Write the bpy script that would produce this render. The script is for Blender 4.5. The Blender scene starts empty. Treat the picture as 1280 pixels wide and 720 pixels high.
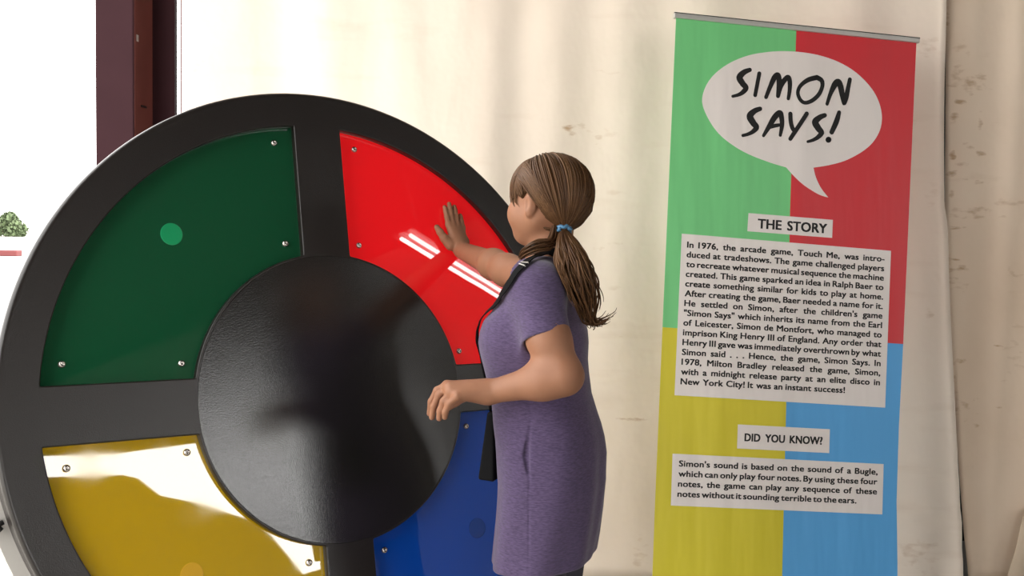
import bpy, bmesh, math, random
import numpy as np
from mathutils import Vector, Matrix
random.seed(4); RNG = np.random.default_rng(4)
S = bpy.context.scene
COL = S.collection

# ------------------------------------------------------------------ camera
FPX = 1330.0
CAM_R = np.array([[0.9997667, -0.0215482, -0.0015060], [0.0, 0.0697186, -0.9975667], [0.0216007, 0.9973339, 0.0697024]])
CAM_P = np.array([0.0, 0.0, 1.35])
cd = bpy.data.cameras.new('camera'); cam = bpy.data.objects.new('camera', cd); COL.objects.link(cam)
cd.sensor_width = 36.0; cd.lens = FPX / 1280 * 36.0; cd.clip_start = 0.05; cd.clip_end = 500
mw = Matrix.Identity(4)
for i in range(3):
    for j in range(3): mw[i][j] = float(CAM_R[i, j])
    mw[i][3] = float(CAM_P[i])
cam.matrix_world = mw
S.camera = cam

# ------------------------------------------------------------------ view / world / light
S.view_settings.view_transform = 'Standard'; S.view_settings.look = 'None'
S.view_settings.gamma = 1.0; S.view_settings.use_curve_mapping = False
S.view_settings.exposure = 0.0
SKY = 5.8
LOBE = 9.0
w = bpy.data.worlds.new('sky'); S.world = w; w.use_nodes = True
nt = w.node_tree; nt.nodes.clear()
wo = nt.nodes.new('ShaderNodeOutputWorld'); bg = nt.nodes.new('ShaderNodeBackground')
tc = nt.nodes.new('ShaderNodeTexCoord'); dt = nt.nodes.new('ShaderNodeVectorMath'); dt.operation = 'DOT_PRODUCT'
az, el = math.radians(122), math.radians(14)     # the hazy sun side, behind and right of the camera
dt.inputs[1].default_value = (math.sin(az) * math.cos(el), math.cos(az) * math.cos(el), math.sin(el))
mr = nt.nodes.new('ShaderNodeMapRange'); mr.interpolation_type = 'SMOOTHSTEP'
mr.inputs['From Min'].default_value = 0.55; mr.inputs['From Max'].default_value = 0.99
mr.inputs['To Min'].default_value = SKY; mr.inputs['To Max'].default_value = SKY + LOBE
bg.inputs['Color'].default_value = (1.0, 0.985, 0.96, 1)
nt.links.new(tc.outputs['Generated'], dt.inputs[0]); nt.links.new(dt.outputs['Value'], mr.inputs['Value'])
nt.links.new(mr.outputs['Result'], bg.inputs['Strength']); nt.links.new(bg.outputs[0], wo.inputs['Surface'])

def area(name, loc, direction, sx, sy, portal=True, power=0, color=(1, 1, 1)):
    d = bpy.data.lights.new(name, 'AREA'); d.shape = 'RECTANGLE'; d.size = sx; d.size_y = sy
    d.energy = power; d.color = color
    o = bpy.data.objects.new(name, d); COL.objects.link(o); o.location = loc
    o.rotation_euler = Vector(direction).to_track_quat('-Z', 'Y').to_euler()
    if portal: d.cycles.is_portal = True
    return o
LEFT_H = 3.6      # height of the open left side
BACK_Z = 2.6
area('left_side_daylight_portal', (-1.62, 1.75, LEFT_H / 2), (1, 0, 0), LEFT_H, 4.4)
area('back_opening_daylight_portal', (3.5, -8.9, BACK_Z / 2), (0, 1, 0), 4.0, BACK_Z)

# ------------------------------------------------------------------ helpers
def ray(px, py):
    d = np.array([(px - 640) / FPX, -(py - 360) / FPX, -1.0])
    return CAM_R @ d
def at(px, py, Y):                       # the point of the vertical plane y = Y seen at a pixel of the photograph
    d = ray(px, py); return CAM_P + d * (Y / d[1])
def nrm(v): v = np.asarray(v, float); return v / np.linalg.norm(v)

def new_mesh(name, verts, faces, mats=None, parent=None, smooth=False, mat_idx=None, auto=None):
    org = np.zeros(3)
    if parent is not None:
        p = parent
        while p.parent is not None: p = p.parent
        org = np.array(p.location)
    me = bpy.data.meshes.new(name)
    v = np.asarray(verts, float) - org
    if isinstance(faces, np.ndarray):
        n, k = faces.shape
        me.vertices.add(len(v)); me.vertices.foreach_set('co', v.astype(np.float32).ravel())
        me.loops.add(n * k); me.loops.foreach_set('vertex_index', faces.astype(np.int32).ravel())
        me.polygons.add(n); me.polygons.foreach_set('loop_start', (np.arange(n) * k).astype(np.int32))
        me.update(calc_edges=True)
    else:
        me.from_pydata(v.tolist(), [], [list(f) for f in faces]); me.update()
    if mats is not None:
        for m in (mats if isinstance(mats, (list, tuple)) else [mats]): me.materials.append(m)
    if mat_idx is not None: me.polygons.foreach_set('material_index', np.asarray(mat_idx, np.int32))
    if smooth: me.polygons.foreach_set('use_smooth', [True] * len(me.polygons))
    me.validate()
    o = bpy.data.objects.new(name, me); COL.objects.link(o)
    if parent is not None: o.parent = parent
    return o
def tag(o, label, cat=None, group=None, kind=None):
    o['label'] = label
    if cat: o['category'] = cat
    if group: o['group'] = group
    if kind: o['kind'] = kind
    return o
def empty(name, loc, label, cat, group=None):
    o = bpy.data.objects.new(name, None); COL.objects.link(o); o.location = [float(a) for a in loc]; o.empty_display_size = .1
    return tag(o, label, cat, group)
class G:                                  # collects simple shapes into one mesh
    def __init__(s): s.v = []; s.f = []; s.m = []
    def add(s, v, f, m=0):
        b = len(s.v); s.v += [list(map(float, p)) for p in v]; s.f += [[i + b for i in q] for q in f]; s.m += [m] * len(f); return s
    def box(s, a, b, m=0, fr=lambda p: p):
        x0, y0, z0 = a; x1, y1, z1 = b
        v = [(x0, y0, z0), (x1, y0, z0), (x1, y1, z0), (x0, y1, z0), (x0, y0, z1), (x1, y0, z1), (x1, y1, z1), (x0, y1, z1)]
        return s.add([fr(p) for p in v], [(0, 3, 2, 1), (4, 5, 6, 7), (0, 1, 5, 4), (1, 2, 6, 5), (2, 3, 7, 6), (3, 0, 4, 7)], m)
    def tube(s, pts, r, n=12, m=0, cap=True):
        pts = np.asarray(pts, float); k = len(pts); r = np.broadcast_to(np.asarray(r, float), (k,))
        t = np.gradient(pts, axis=0); t /= np.linalg.norm(t, axis=1)[:, None] + 1e-12
        ref = np.array([0, 0, 1.0]) if abs(t[0][2]) < .9 else np.array([1.0, 0, 0])
        u = np.cross(t, ref); u /= np.linalg.norm(u, axis=1)[:, None] + 1e-12; q = np.cross(t, u)
        a = np.linspace(0, 2 * np.pi, n, endpoint=False)
        ring = pts[:, None] + r[:, None, None] * (np.cos(a)[None, :, None] * u[:, None] + np.sin(a)[None, :, None] * q[:, None])
        f = [(i * n + j, i * n + (j + 1) % n, (i + 1) * n + (j + 1) % n, (i + 1) * n + j) for i in range(k - 1) for j in range(n)]
        if cap: f += [tuple(range(n))[::-1], tuple(range((k - 1) * n, k * n))]
        return s.add(ring.reshape(-1, 3), f, m)
    def obj(s, name, mats, parent=None, smooth=False):
        return new_mesh(name, s.v, s.f, mats, parent, smooth, s.m)
def bevel(o, wd, seg=2):
    m = o.modifiers.new('bevel', 'BEVEL'); m.width = wd; m.segments = seg; m.limit_method = 'ANGLE'; m.angle_limit = math.radians(40); return o
def smooth_by_angle(o, ang=40, flat=None):
    o.data.polygons.foreach_set('use_smooth', [flat is None or abs(p.normal @ Vector(flat)) < .999 for p in o.data.polygons])
    bm = bmesh.new(); bm.from_mesh(o.data)
    for e in bm.edges:
        if len(e.link_faces) == 2 and e.calc_face_angle(0) > math.radians(ang): e.smooth = False
    bm.to_mesh(o.data); bm.free(); return o
def catmull(P, n=6, closed=False):
    P = np.asarray(P, float); out = []
    k = len(P); rng = range(k if closed else k - 1)
    for i in rng:
        if closed: p0, p1, p2, p3 = P[(i - 1) % k], P[i], P[(i + 1) % k], P[(i + 2) % k]
        else: p0, p1, p2, p3 = P[max(i - 1, 0)], P[i], P[i + 1], P[min(i + 2, k - 1)]
        for t in np.linspace(0, 1, n, endpoint=False):
            out.append(.5 * ((2 * p1) + (-p0 + p2) * t + (2 * p0 - 5 * p1 + 4 * p2 - p3) * t * t + (-p0 + 3 * p1 - 3 * p2 + p3) * t ** 3))
    if not closed: out.append(P[-1])
    return np.array(out)

# ------------------------------------------------------------------ materials
def mat(name, color, rough=.6, spec=.5, metal=0., noise=None, bump=None, emit=None, coat=0., sheen=0., tone=None, ior=None):
    """noise = (scale, amount, stretch) varies the colour; bump = (scale, strength, distance, stretch)"""
    m = bpy.data.materials.new(name); m.use_nodes = True; n = m.node_tree.nodes; L = m.node_tree.links
    b = n['Principled BSDF']
    b.inputs['Base Color'].default_value = (*color, 1); b.inputs['Roughness'].default_value = rough
    b.inputs['Specular IOR Level'].default_value = spec; b.inputs['Metallic'].default_value = metal
    b.inputs['Coat Weight'].default_value = coat; b.inputs['Coat Roughness'].default_value = .03
    b.inputs['Sheen Weight'].default_value = sheen
    if ior: b.inputs['IOR'].default_value = ior
    if emit: b.inputs['Emission Color'].default_value = (*emit[0], 1); b.inputs['Emission Strength'].default_value = emit[1]
    tcn = n.new('ShaderNodeTexCoord')
    def nz(scale, stretch, detail=4):
        mp = n.new('ShaderNodeMapping'); mp.inputs['Scale'].default_value = stretch or (1, 1, 1)
        L.new(tcn.outputs['Object'], mp.inputs['Vector'])
        t = n.new('ShaderNodeTexNoise'); t.inputs['Scale'].default_value = scale; t.inputs['Detail'].default_value = detail
        L.new(mp.outputs[0], t.inputs['Vector']); return t
    if noise:
        t = nz(noise[0], noise[2] if len(noise) > 2 else None)
        r = n.new('ShaderNodeMapRange'); r.inputs['From Min'].default_value = .3; r.inputs['From Max'].default_value = .7
        r.inputs['To Min'].default_value = 1 - noise[1]; r.inputs['To Max'].default_value = 1 + noise[1]
        L.new(t.outputs['Fac'], r.inputs['Value'])
        h = n.new('ShaderNodeVectorMath'); h.operation = 'SCALE'; h.inputs[0].default_value = color
        L.new(r.outputs[0], h.inputs['Scale']); L.new(h.outputs[0], b.inputs['Base Color'])
    if tone:                                 # strand to strand variation
        a = n.new('ShaderNodeAttribute'); a.attribute_name = 'tone'
        cr = n.new('ShaderNodeValToRGB'); cr.color_ramp.elements[0].color = (*tone[0], 1); cr.color_ramp.elements[1].color = (*tone[-1], 1)
        for i, c in enumerate(tone[1:-1]):
            e = cr.color_ramp.elements.new((i + 1) / (len(tone) - 1)); e.color = (*c, 1)
        L.new(a.outputs['Fac'], cr.inputs[0]); L.new(cr.outputs[0], b.inputs['Base Color'])
    if bump:
        t = nz(bump[0], bump[3] if len(bump) > 3 else None)
        bp = n.new('ShaderNodeBump'); bp.inputs['Strength'].default_value = bump[1]; bp.inputs['Distance'].default_value = bump[2]
        L.new(t.outputs['Fac'], bp.inputs['Height']); L.new(bp.outputs[0], b.inputs['Normal'])
    return m

def canvas_mat(name, color, stains, dirt=.0, seed=0., stain_k=1.0):
    """stains: (x, z, rx, rz, strength) marks on the sheet with ragged edges"""
    m = mat(name, color, .9, .15); n = m.node_tree.nodes; L = m.node_tree.links; b = n['Principled BSDF']
    tcn = n.new('ShaderNodeTexCoord'); sep = n.new('ShaderNodeSeparateXYZ'); L.new(tcn.outputs['Object'], sep.inputs[0])
    def noise(scale, stretch, off=0., detail=6):
        mp = n.new('ShaderNodeMapping'); mp.inputs['Scale'].default_value = stretch; mp.inputs['Location'].default_value = (off + seed, off, seed)
        L.new(tcn.outputs['Object'], mp.inputs['Vector']); t = n.new('ShaderNodeTexNoise'); t.inputs['Scale'].default_value = scale
        t.inputs['Detail'].default_value = detail; L.new(mp.outputs[0], t.inputs['Vector']); return t.outputs['Fac']
    def mth(op, a, c=None, d=None, clamp=False):
        q = n.new('ShaderNodeMath'); q.operation = op; q.use_clamp = clamp
        for i, x in enumerate((a, c, d)):
            if x is None: continue
            if isinstance(x, (int, float)): q.inputs[i].default_value = x
            else: L.new(x, q.inputs[i])
        return q.outputs[0]
    rag = noise(22, (1, 1, 2.4), 3.1, 8)
    ragc = mth('MULTIPLY_ADD', rag, 9.0, -4.3)
    acc = None
    for (x, z, rx, rz, st) in stains:
        dx = mth('DIVIDE', mth('SUBTRACT', sep.outputs['X'], x), rx); dz = mth('DIVIDE', mth('SUBTRACT', sep.outputs['Z'], z), rz)
        d2 = mth('ADD', mth('MULTIPLY', dx, dx), mth('MULTIPLY', dz, dz))
        k = mth('SUBTRACT', 1.0, mth('ADD', d2, ragc))
        k = mth('MULTIPLY', mth('MULTIPLY', k, .45, clamp=True), st * stain_k)
        acc = k if acc is None else mth('MAXIMUM', acc, k)
    broad = mth('MULTIPLY', mth('MULTIPLY_ADD', noise(1.6, (1, 1, .6), 9.), 3., -1.25, clamp=True), dirt)
    fine = mth('MULTIPLY', mth('MULTIPLY_ADD', noise(5, (.5, 1, 2.6), 5.), 6., -3.4, clamp=True), dirt)
    tot = mth('MAXIMUM', broad, fine)
    if acc is not None: tot = mth('MAXIMUM', tot, acc)
    mx = n.new('ShaderNodeMix'); mx.data_type = 'RGBA'
    L.new(tot, mx.inputs['Factor']); mx.inputs[6].default_value = (*color, 1); mx.inputs[7].default_value = (.42, .25, .12, 1)
    L.new(mx.outputs[2], b.inputs['Base Color'])
    bp = n.new('ShaderNodeBump'); bp.inputs['Strength'].default_value = .35; bp.inputs['Distance'].default_value = .02
    wr = noise(7, (1, 1, .8), 1.7, 3); L.new(wr, bp.inputs['Height']); L.new(bp.outputs[0], b.inputs['Normal'])
    return m

M = {}
M['concrete'] = mat('concrete', (.34, .32, .29), .8, .3, noise=(3, .12))
M['gravel'] = mat('pale_ground', (.55, .52, .47), .95, .1, noise=(2, .1))
M['roof'] = mat('roof_metal', (.10, .09, .085), .7, .3, noise=(2, .1))
M['wall_dark'] = mat('dark_sheet_metal', (.03, .025, .022), .7, .3)
M['wall_pale'] = mat('pale_liner', (.62, .59, .54), .85, .2, noise=(1.5, .06))
M['maroon_shaded'] = mat('maroon_steel_shaded', (.040, .016, .020), .7, .08, noise=(6, .08)); M['maroon_lit'] = mat('maroon_steel_lit', (.27, .088, .076), .7, .2, noise=(6, .06))  # one maroon steel in two tones, shade and light put into the colour
M['maroon'] = mat('maroon_steel', (.110, .030, .034), .5, .4, noise=(6, .08))
M['black'] = mat('black_moulded_plastic', (.016, .0130, .0118), .28, .48, bump=(380, .25, .002))
M['black_hub'] = mat('black_hub_plastic', (.012, .011, .0105), .15, .62, bump=(380, .15, .002))
M['black_rim'] = mat('black_moulded_plastic_rim', (.016, .0130, .0118), .28, .46, bump=(380, .22, .002))
def acrylic(name, c, emit=None, rough=.015, wear=.05):
    m = mat(name, c, rough, .85, emit=emit); n = m.node_tree.nodes; L = m.node_tree.links
    tcn = n.new('ShaderNodeTexCoord'); t = n.new('ShaderNodeTexNoise'); t.inputs['Scale'].default_value = 9; t.inputs['Detail'].default_value = 7
    L.new(tcn.outputs['Object'], t.inputs['Vector'])
    r = n.new('ShaderNodeMapRange'); r.inputs['From Min'].default_value = .45; r.inputs['From Max'].default_value = .75
    r.inputs['To Min'].default_value = rough; r.inputs['To Max'].default_value = rough + wear
    L.new(t.outputs['Fac'], r.inputs['Value']); L.new(r.outputs[0], n['Principled BSDF'].inputs['Roughness'])
    t2 = n.new('ShaderNodeTexNoise'); t2.inputs['Scale'].default_value = 4; L.new(tcn.outputs['Object'], t2.inputs['Vector'])
    bp = n.new('ShaderNodeBump'); bp.inputs['Strength'].default_value = .004; bp.inputs['Distance'].default_value = .02
    L.new(t2.outputs['Fac'], bp.inputs['Height']); L.new(bp.outputs[0], n['Principled BSDF'].inputs['Normal'])
    return m
M['green'] = acrylic('green_acrylic', (.006, .070, .028))
M['green_lit'] = acrylic('green_sensor', (.012, .30, .115))
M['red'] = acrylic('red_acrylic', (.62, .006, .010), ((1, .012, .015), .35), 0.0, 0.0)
M['yellow'] = acrylic('yellow_acrylic', (.47, .295, .003))
M['yellow_s'] = acrylic('yellow_sensor', (.60, .34, .02))
M['blue'] = acrylic('blue_acrylic', (.004, .064, .40))
M['blue_s'] = acrylic('blue_sensor', (.006, .050, .27))
M['steel'] = mat('bolt_steel', (.62, .58, .54), .25, .5, 1.)
M['pale_frame'] = mat('pale_grey_painted_steel', (.55, .525, .485), .5, .4)
M['knob'] = mat('black_knob', (.012, .012, .012), .4)
M['alu'] = mat('satin_aluminium', (.62, .60, .57), .38, .5, .6)

def print_mat(name, c, rough=.42, spec=.4):
    m = mat(name, c, rough, spec); n = m.node_tree.nodes; L = m.node_tree.links
    g = n.new('ShaderNodeNewGeometry'); mp = n.new('ShaderNodeMapping'); mp.inputs['Scale'].default_value = (1, 1, .12)
    L.new(g.outputs['Position'], mp.inputs['Vector'])
    t = n.new('ShaderNodeTexNoise'); t.inputs['Scale'].default_value = 7; t.inputs['Detail'].default_value = 3
    L.new(mp.outputs[0], t.inputs['Vector'])
    bp = n.new('ShaderNodeBump'); bp.inputs['Strength'].default_value = .6; bp.inputs['Distance'].default_value = .02
    L.new(t.outputs['Fac'], bp.inputs['Height']); L.new(bp.outputs[0], n['Principled BSDF'].inputs['Normal'])
    return m
M['p_green'] = print_mat('printed_green', (.165, .56, .21)); M['p_red'] = print_mat('printed_red', (.60, .030, .040))
M['p_yellow'] = print_mat('printed_yellow', (.63, .54, .020)); M['p_blue'] = print_mat('printed_blue', (.085, .36, .72))
M['p_white'] = print_mat('printed_white', (.76, .70, .665)); M['p_ink'] = print_mat('printed_black', (.010, .009, .009), .5, .3)

# ------------------------------------------------------------------ the setting
def struct(o): o['kind'] = 'structure'; return o
struct(G().box((-1.75, -9.1, -.1), (9.6, 4.6, 0)).obj('floor', M['concrete']))
gr = G().add([(-90, -60, -.11), (90, -60, -.11), (90, 90, -.11), (-90, 90, -.11)], [(0, 1, 2, 3)]).obj('ground', M['gravel']); struct(gr)
CEIL = 5.4
struct(G().box((-1.75, -9.1, CEIL), (9.6, 4.6, CEIL + .1)).obj('ceiling', M['roof']))
# left side: unseen wall, open below a header set to limit the daylight
g = G(); g.box((-1.72, -0.45, LEFT_H), (-1.64, 3.95, CEIL)); g.box((-1.72, -9.1, 0), (-1.64, -0.45, CEIL)); struct(g.obj('wall_left', M['roof']))
# behind the curtain
struct(G().box((-1.18, 4.45, 0), (9.6, 4.55, CEIL)).obj('wall_back', M['wall_dark']))
# behind the camera: a wall with a wide open bay
g = G(); g.box((-1.75, -9.1, 0), (1.5, -9.0, CEIL)); g.box((5.5, -9.1, 0), (9.6, -9.0, CEIL)); g.box((1.5, -9.1, BACK_Z), (5.5, -9.0, CEIL))
struct(g.obj('wall_front', M['wall_pale']))
# right side: unseen pale liner, its opening shaped for bright reflections on the disc
hole = [(-6.98, 4.43), (-6.34, 4.25), (-5.67, 4.07), (-5.01, 3.94), (-4.35, 3.81), (-3.95, 3.76), (-3.3, 3.72), (-2.5, 3.70), (-2.4, 2.9), (-2.4, 1.7), (-3.2, 1.7), (-3.55, 2.3), (-3.72, 2.54), (-4.19, 2.8), (-4.65, 3.07), (-5.13, 3.3),
        (-5.44, 3.64), (-5.66, 3.75), (-6.38, 3.95), (-6.97, 4.11)]
def fill_poly(outer, holes, z=0.0, thick=0.0, bev=0.0):
    """flat filled outline (holes allowed), extruded +-thick and bevelled; returns verts, faces"""
    cu = bpy.data.curves.new('tmp', 'CURVE'); cu.dimensions = '2D'; cu.fill_mode = 'BOTH'; cu.extrude = thick; cu.bevel_depth = bev; cu.bevel_resolution = 2
    for P in [outer] + list(holes):
        sp = cu.splines.new('POLY'); sp.points.add(len(P) - 1); sp.use_cyclic_u = True
        for q, (x, y) in zip(sp.points, P): q.co = (x, y, 0, 1)
    o = bpy.data.objects.new('tmp', cu); COL.objects.link(o); dg = bpy.context.evaluated_depsgraph_get(); dg.update()
    me = o.evaluated_get(dg).to_mesh()
    v = np.array([tuple(q.co) for q in me.vertices]); f = [list(p.vertices) for p in me.polygons]
    o.evaluated_get(dg).to_mesh_clear(); bpy.data.objects.remove(o); bpy.data.curves.remove(cu)
    v[:, 2] += z; return v, f
v, f = fill_poly([(-9.0, 0), (4.5, 0), (4.5, CEIL), (-9.0, CEIL)], [hole], 0, .03)
struct(new_mesh('wall_right', [(9.5 + p[2], p[0], p[1]) for p in v], f, M['wall_pale']))

# steel column at the corner
ce = empty('steel_column', (-1.42, 4.08, 0), 'maroon painted steel column standing at the open left corner', 'column')
g = G(); g.box((-1.545, 3.96, 0), (-1.402, 4.20, 5.35)); bevel(g.obj('flange', M['maroon_shaded'], ce), .006)
g = G(); g.box((-1.4045, 3.966, 0), (-1.4010, 4.16, 5.35)); tag(g.obj('lit_side_face', M['maroon_lit'], ce), 'column side face coloured lighter where it catches the light')  # overlay whose lighter colour stands for light on the column's side
g = G(); g.box((-1.402, 4.17, 0), (-1.318, 4.20, 5.35)); g.obj('web', M['maroon_shaded'], ce)
a = at(170.5, 48, 4.0); g = G(); g.box((-1.4025, 3.985, a[2] - .012), (-1.3990, 4.003, a[2] + .012)); tag(g.obj('paper_tag', M['p_white'], ce), 'small white paper tag')
a = at(179, 133, 4.05); g = G(); g.box((-1.4025, 4.03, a[2] - .004), (-1.3990, 4.09, a[2] + .004)); tag(g.obj('slot', M['knob'], ce), 'small dark slot')
g = G(); g.box((-1.222, 3.93, 0), (-1.200, 3.96, 5.3))
tag(bevel(g.obj('curtain_post', M['maroon']), .003), 'thin dark red post at the left edge of the cream curtain', 'post')

# canvas curtains
def px2wall(px, py, Y): p = at(px, py, Y); return p[0], p[2]
edgeL = [px2wall(x, y, 3.885) for x, y in [(1181, -60), (1180.2, 20), (1178.6, 80), (1177.4, 180), (1177.4, 260), (1181.5, 280), (1183.5, 335), (1186.7, 413), (1189.5, 469), (1190.5, 490), (1192.7, 530), (1196.7, 593), (1200.8, 660), (1200.2, 725)]]
edgeR = [px2wall(x, y, 3.893) for x, y in [(1180, -60), (1182, 30), (1183, 80), (1182.4, 180), (1181.8, 262), (1178, 280), (1180, 335), (1184, 413), (1187, 469), (1191.5, 485), (1195, 530), (1200, 593), (1206.2, 665), (1213.5, 725)]]
def edge_x(E, z):
    E = sorted([(q[1], q[0]) for q in E]); return np.interp(z, [e[0] for e in E], [e[1] for e in E])
def folds(x, z):
    y = .012 * np.sin(x * 7.1 + .6 + .35 * z) + .010 * np.sin(x * 13.7 + 1.9 - .3 * z) + .006 * np.sin(x * 23. + z * .9) + .004 * np.sin(z * 9 + 3 * x) * np.sin(x * 5)
    y += -.022 * np.exp(-((x + .10 - .02 * z) / .07) ** 2) + .02 * np.exp(-((x - .18 - .05 * z) / .10) ** 2)
    return y
def sheet(name, x0, x1, Y, nx, nz, mt, foldf, thick=.003):
    zs = np.linspace(0.004, 5.3, nz); v = []
    for z in zs:
        a, b = x0(z), x1(z)
        xs = a + (b - a) * np.linspace(0, 1, nx)
        for x in xs: v.append((x, Y + foldf(x, z), z))
    f = [(j * nx + i, j * nx + i + 1, (j + 1) * nx + i + 1, (j + 1) * nx + i) for j in range(nz - 1) for i in range(nx - 1)]
    o = new_mesh(name, v, f, mt, None, True); sm = o.modifiers.new('thickness', 'SOLIDIFY'); sm.thickness = thick; sm.offset = 1; return o
def st(px, py, rx, rz, s, Y=3.885):
    p = at(px, py, Y); k = Y / FPX; return (p[0], p[2], rx * k, rz * k, s)
stL = [st(710, 162, 9, 7, .55), st(722, 158, 16, 4, .30), st(748, 172, 5, 10, .35), st(740, 166, 24, 5, .18), st(742, 310, 20, 3, .35), st(770, 305, 18, 2, .2), st(750, 240, 40, 3, .12),
       st(792, 524, 22, 3, .6), st(780, 420, 12, 3, .25), st(765, 360, 20, 4, .15), st(750, 90, 30, 3, .15), st(1140, 150, 14, 6, .18), st(1165, 240, 10, 20, .12), st(1155, 60, 16, 10, .2), st(1160, 395, 6, 9, .25),
       st(1150, 690, 25, 18, .22), st(800, 690, 10, 25, .2), st(245, 80, 10, 18, .12)]
stR = [st(1215, 103, 28, 12, .42), st(1200, 98, 14, 18, .4), st(1202, 127, 7, 3, .5), st(1193, 150, 6, 8, .5), st(1228, 152, 3, 10, .35), st(1215, 182, 8, 4, .45), st(1232, 191, 9, 4, .45), st(1192, 195, 4, 9, .6), st(1205, 205, 9, 3, .5),
       st(1190, 216, 7, 4, .55), st(1206, 224, 7, 3, .6), st(1228, 228, 9, 2.5, .5), st(1190, 242, 4, 5, .4), st(1225, 262, 34, 5, .4), st(1235, 271, 40, 3, .4), st(1270, 255, 22, 8, .3), st(1184, 30, 5, 60, .35), st(1200, 60, 14, 14, .3),
       st(1196, 324, 7, 3, .7), st(1200, 336, 16, 5, .55), st(1195, 350, 8, 10, .35), st(1205, 360, 20, 6, .3), st(1187, 340, 3, 40, .4), st(1275, 340, 14, 12, .35), st(1250, 433, 12, 1.6, .6), st(1200, 452, 10, 6, .5), st(1212, 459, 16, 2.5, .55),
       st(1193, 473, 4, 6, .5), st(1210, 510, 24, 16, .4), st(1210, 509, 5, 2, .6), st(1218, 533, 14, 2.5, .6), st(1196, 500, 4, 40, .35), st(1252, 510, 5, 2, .5), st(1215, 575, 12, 24, .22), st(1195, 284, 10, 3, .6), st(1270, 440, 20, 60, .25)]
M['canvasL'] = canvas_mat('cream_canvas', (.84, .735, .63), stL, .12, 0., 1.5)
M['canvasR'] = canvas_mat('stained_canvas', (.80, .665, .53), stR, .36, 4., 1.5)
M['canvas_flap'] = canvas_mat('brown_canvas', (.50, .40, .30), [], .2, 7.)
def foldL(x, z):
    ed = edge_x(edgeL, z) - x
    base = folds(x, z) * .62
    base = base * (1 - np.exp(-np.maximum(x + 1.2, 0) / .05) * .8)
    base += -.03 * np.exp(-max(z, 0) / .12) * abs(math.sin(x * 9 + 2 * math.sin(x * 7))) + .02 * np.exp(-((z - .2) / .2) ** 2) * np.exp(-((x - 1.55) / .12) ** 2) * math.sin(z * 45 + x * 30)
    base = base * .9 - .012 * np.exp(-ed / .02)
    return base
def foldR(x, z):
    y = .014 * math.sin(x * 11 + .5) + .012 * math.sin(x * 21 + 1.4 + .4 * z) + .004 * math.sin(x * 40 + z)
    y += -.03 * math.exp(-((x - 1.80 - .012 * z) / .035) ** 2)
    return .012 + y * .4
sh = sheet('canvas_curtain', lambda z: -1.2, lambda z: edge_x(edgeL, z), 3.885, 150, 110, M['canvasL'], foldL)
tag(sh, 'wide cream canvas curtain hanging behind the girl and the banner', 'curtain')
sh = sheet('canvas_curtain', lambda z: edge_x(edgeR, z), lambda z: 5.0, 3.893, 150, 90, M['canvasR'], foldR)
tag(sh, 'brown stained canvas curtain at the right edge, past the dark slit', 'curtain')
# turned-up flap at the bottom right corner
g = G(); p = [at(1281, 640, 3.862), at(1258, 728, 3.862), at(1420, 728, 3.866), at(1420, 600, 3.866)]
N = 10; vv = []; ff = []
for j in range(N + 1):
    for i in range(N + 1):
        u, t = i / N, j / N
        q = (1 - t) * ((1 - u) * p[0] + u * p[3]) + t * ((1 - u) * p[1] + u * p[2])
        q = q + np.array([0, -.006 * math.sin(u * 3.0) + .004 * math.sin(t * 9), 0]); q[2] = max(q[2], .003); vv.append(q)
ff = [(j * (N + 1) + i, j * (N + 1) + i + 1, (j + 1) * (N + 1) + i + 1, (j + 1) * (N + 1) + i) for j in range(N) for i in range(N)]
fl = new_mesh('canvas_flap', vv, ff, M['canvas_flap'], None, True); sm = fl.modifiers.new('thickness', 'SOLIDIFY'); sm.thickness = .004
tag(fl, 'loose canvas flap folded across the bottom right corner of the stained curtain', 'canvas flap')

# ------------------------------------------------------------------ the game disc
DR = np.array([[.809697, -.122929, .573829], [.58647, .204644, -.783693], [-.021092, .971087, .237793]]); DT = np.array([-.42983, 2.67476, .87752])
def D(x, y, n=0.0): return DT + DR @ np.array([x, y, n])
R_OUT, RA, RB, WS = .8, .7123, .3667, .0627
disc = empty('game_disc', (-.30, 2.95, 0), 'giant round black electronic game with green, red, yellow and blue panels', 'game')
def sector(sx, sy, ra, rb, ws, rc=.0, n=48):
    """outline of one quadrant cut-out, counter-clockwise"""
    a0, a1 = math.asin(ws / ra), math.pi / 2 - math.asin(ws / ra)
    b0, b1 = math.asin(ws / rb), math.pi / 2 - math.asin(ws / rb)
    P = [(ra * math.cos(a), ra * math.sin(a)) for a in np.linspace(a0, a1, n)] + [(rb * math.cos(a), rb * math.sin(a)) for a in np.linspace(b1, b0, n)]
    P = np.array(P)
    if rc:
        Q = []; k = len(P); corners = {0, n - 1, n, 2 * n - 1}
        for i in range(k):
            if i in corners:
                d1 = nrm(P[i - 1] - P[i]); d2 = nrm(P[(i + 1) % k] - P[i])
                A, B = P[i] + d1 * rc, P[i] + d2 * rc
                for t in np.linspace(0, 1, 5): Q.append((1 - t) ** 2 * A + 2 * t * (1 - t) * P[i] + t * t * B)
            else: Q.append(P[i])
        P = np.array(Q)
    P = P * np.array([sx, sy])
    if sx * sy < 0: P = P[::-1]
    return [tuple(q) for q in P]
QUADS = [(-1, 1, 'green'), (1, 1, 'red'), (-1, -1, 'yellow'), (1, -1, 'blue')]
outer = [(.7885 * math.cos(a), .7885 * math.sin(a)) for a in np.linspace(0, 2 * np.pi, 240, endpoint=False)]
REC = .022
v, f = fill_poly(outer, [sector(sx, sy, RA, RB, WS, .007) for sx, sy, _ in QUADS], -.011, .008, .003)
fp = new_mesh('face_plate', [D(*p) for p in v], f, M['black'], disc); smooth_by_angle(fp, 50, DR[:, 2])
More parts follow.
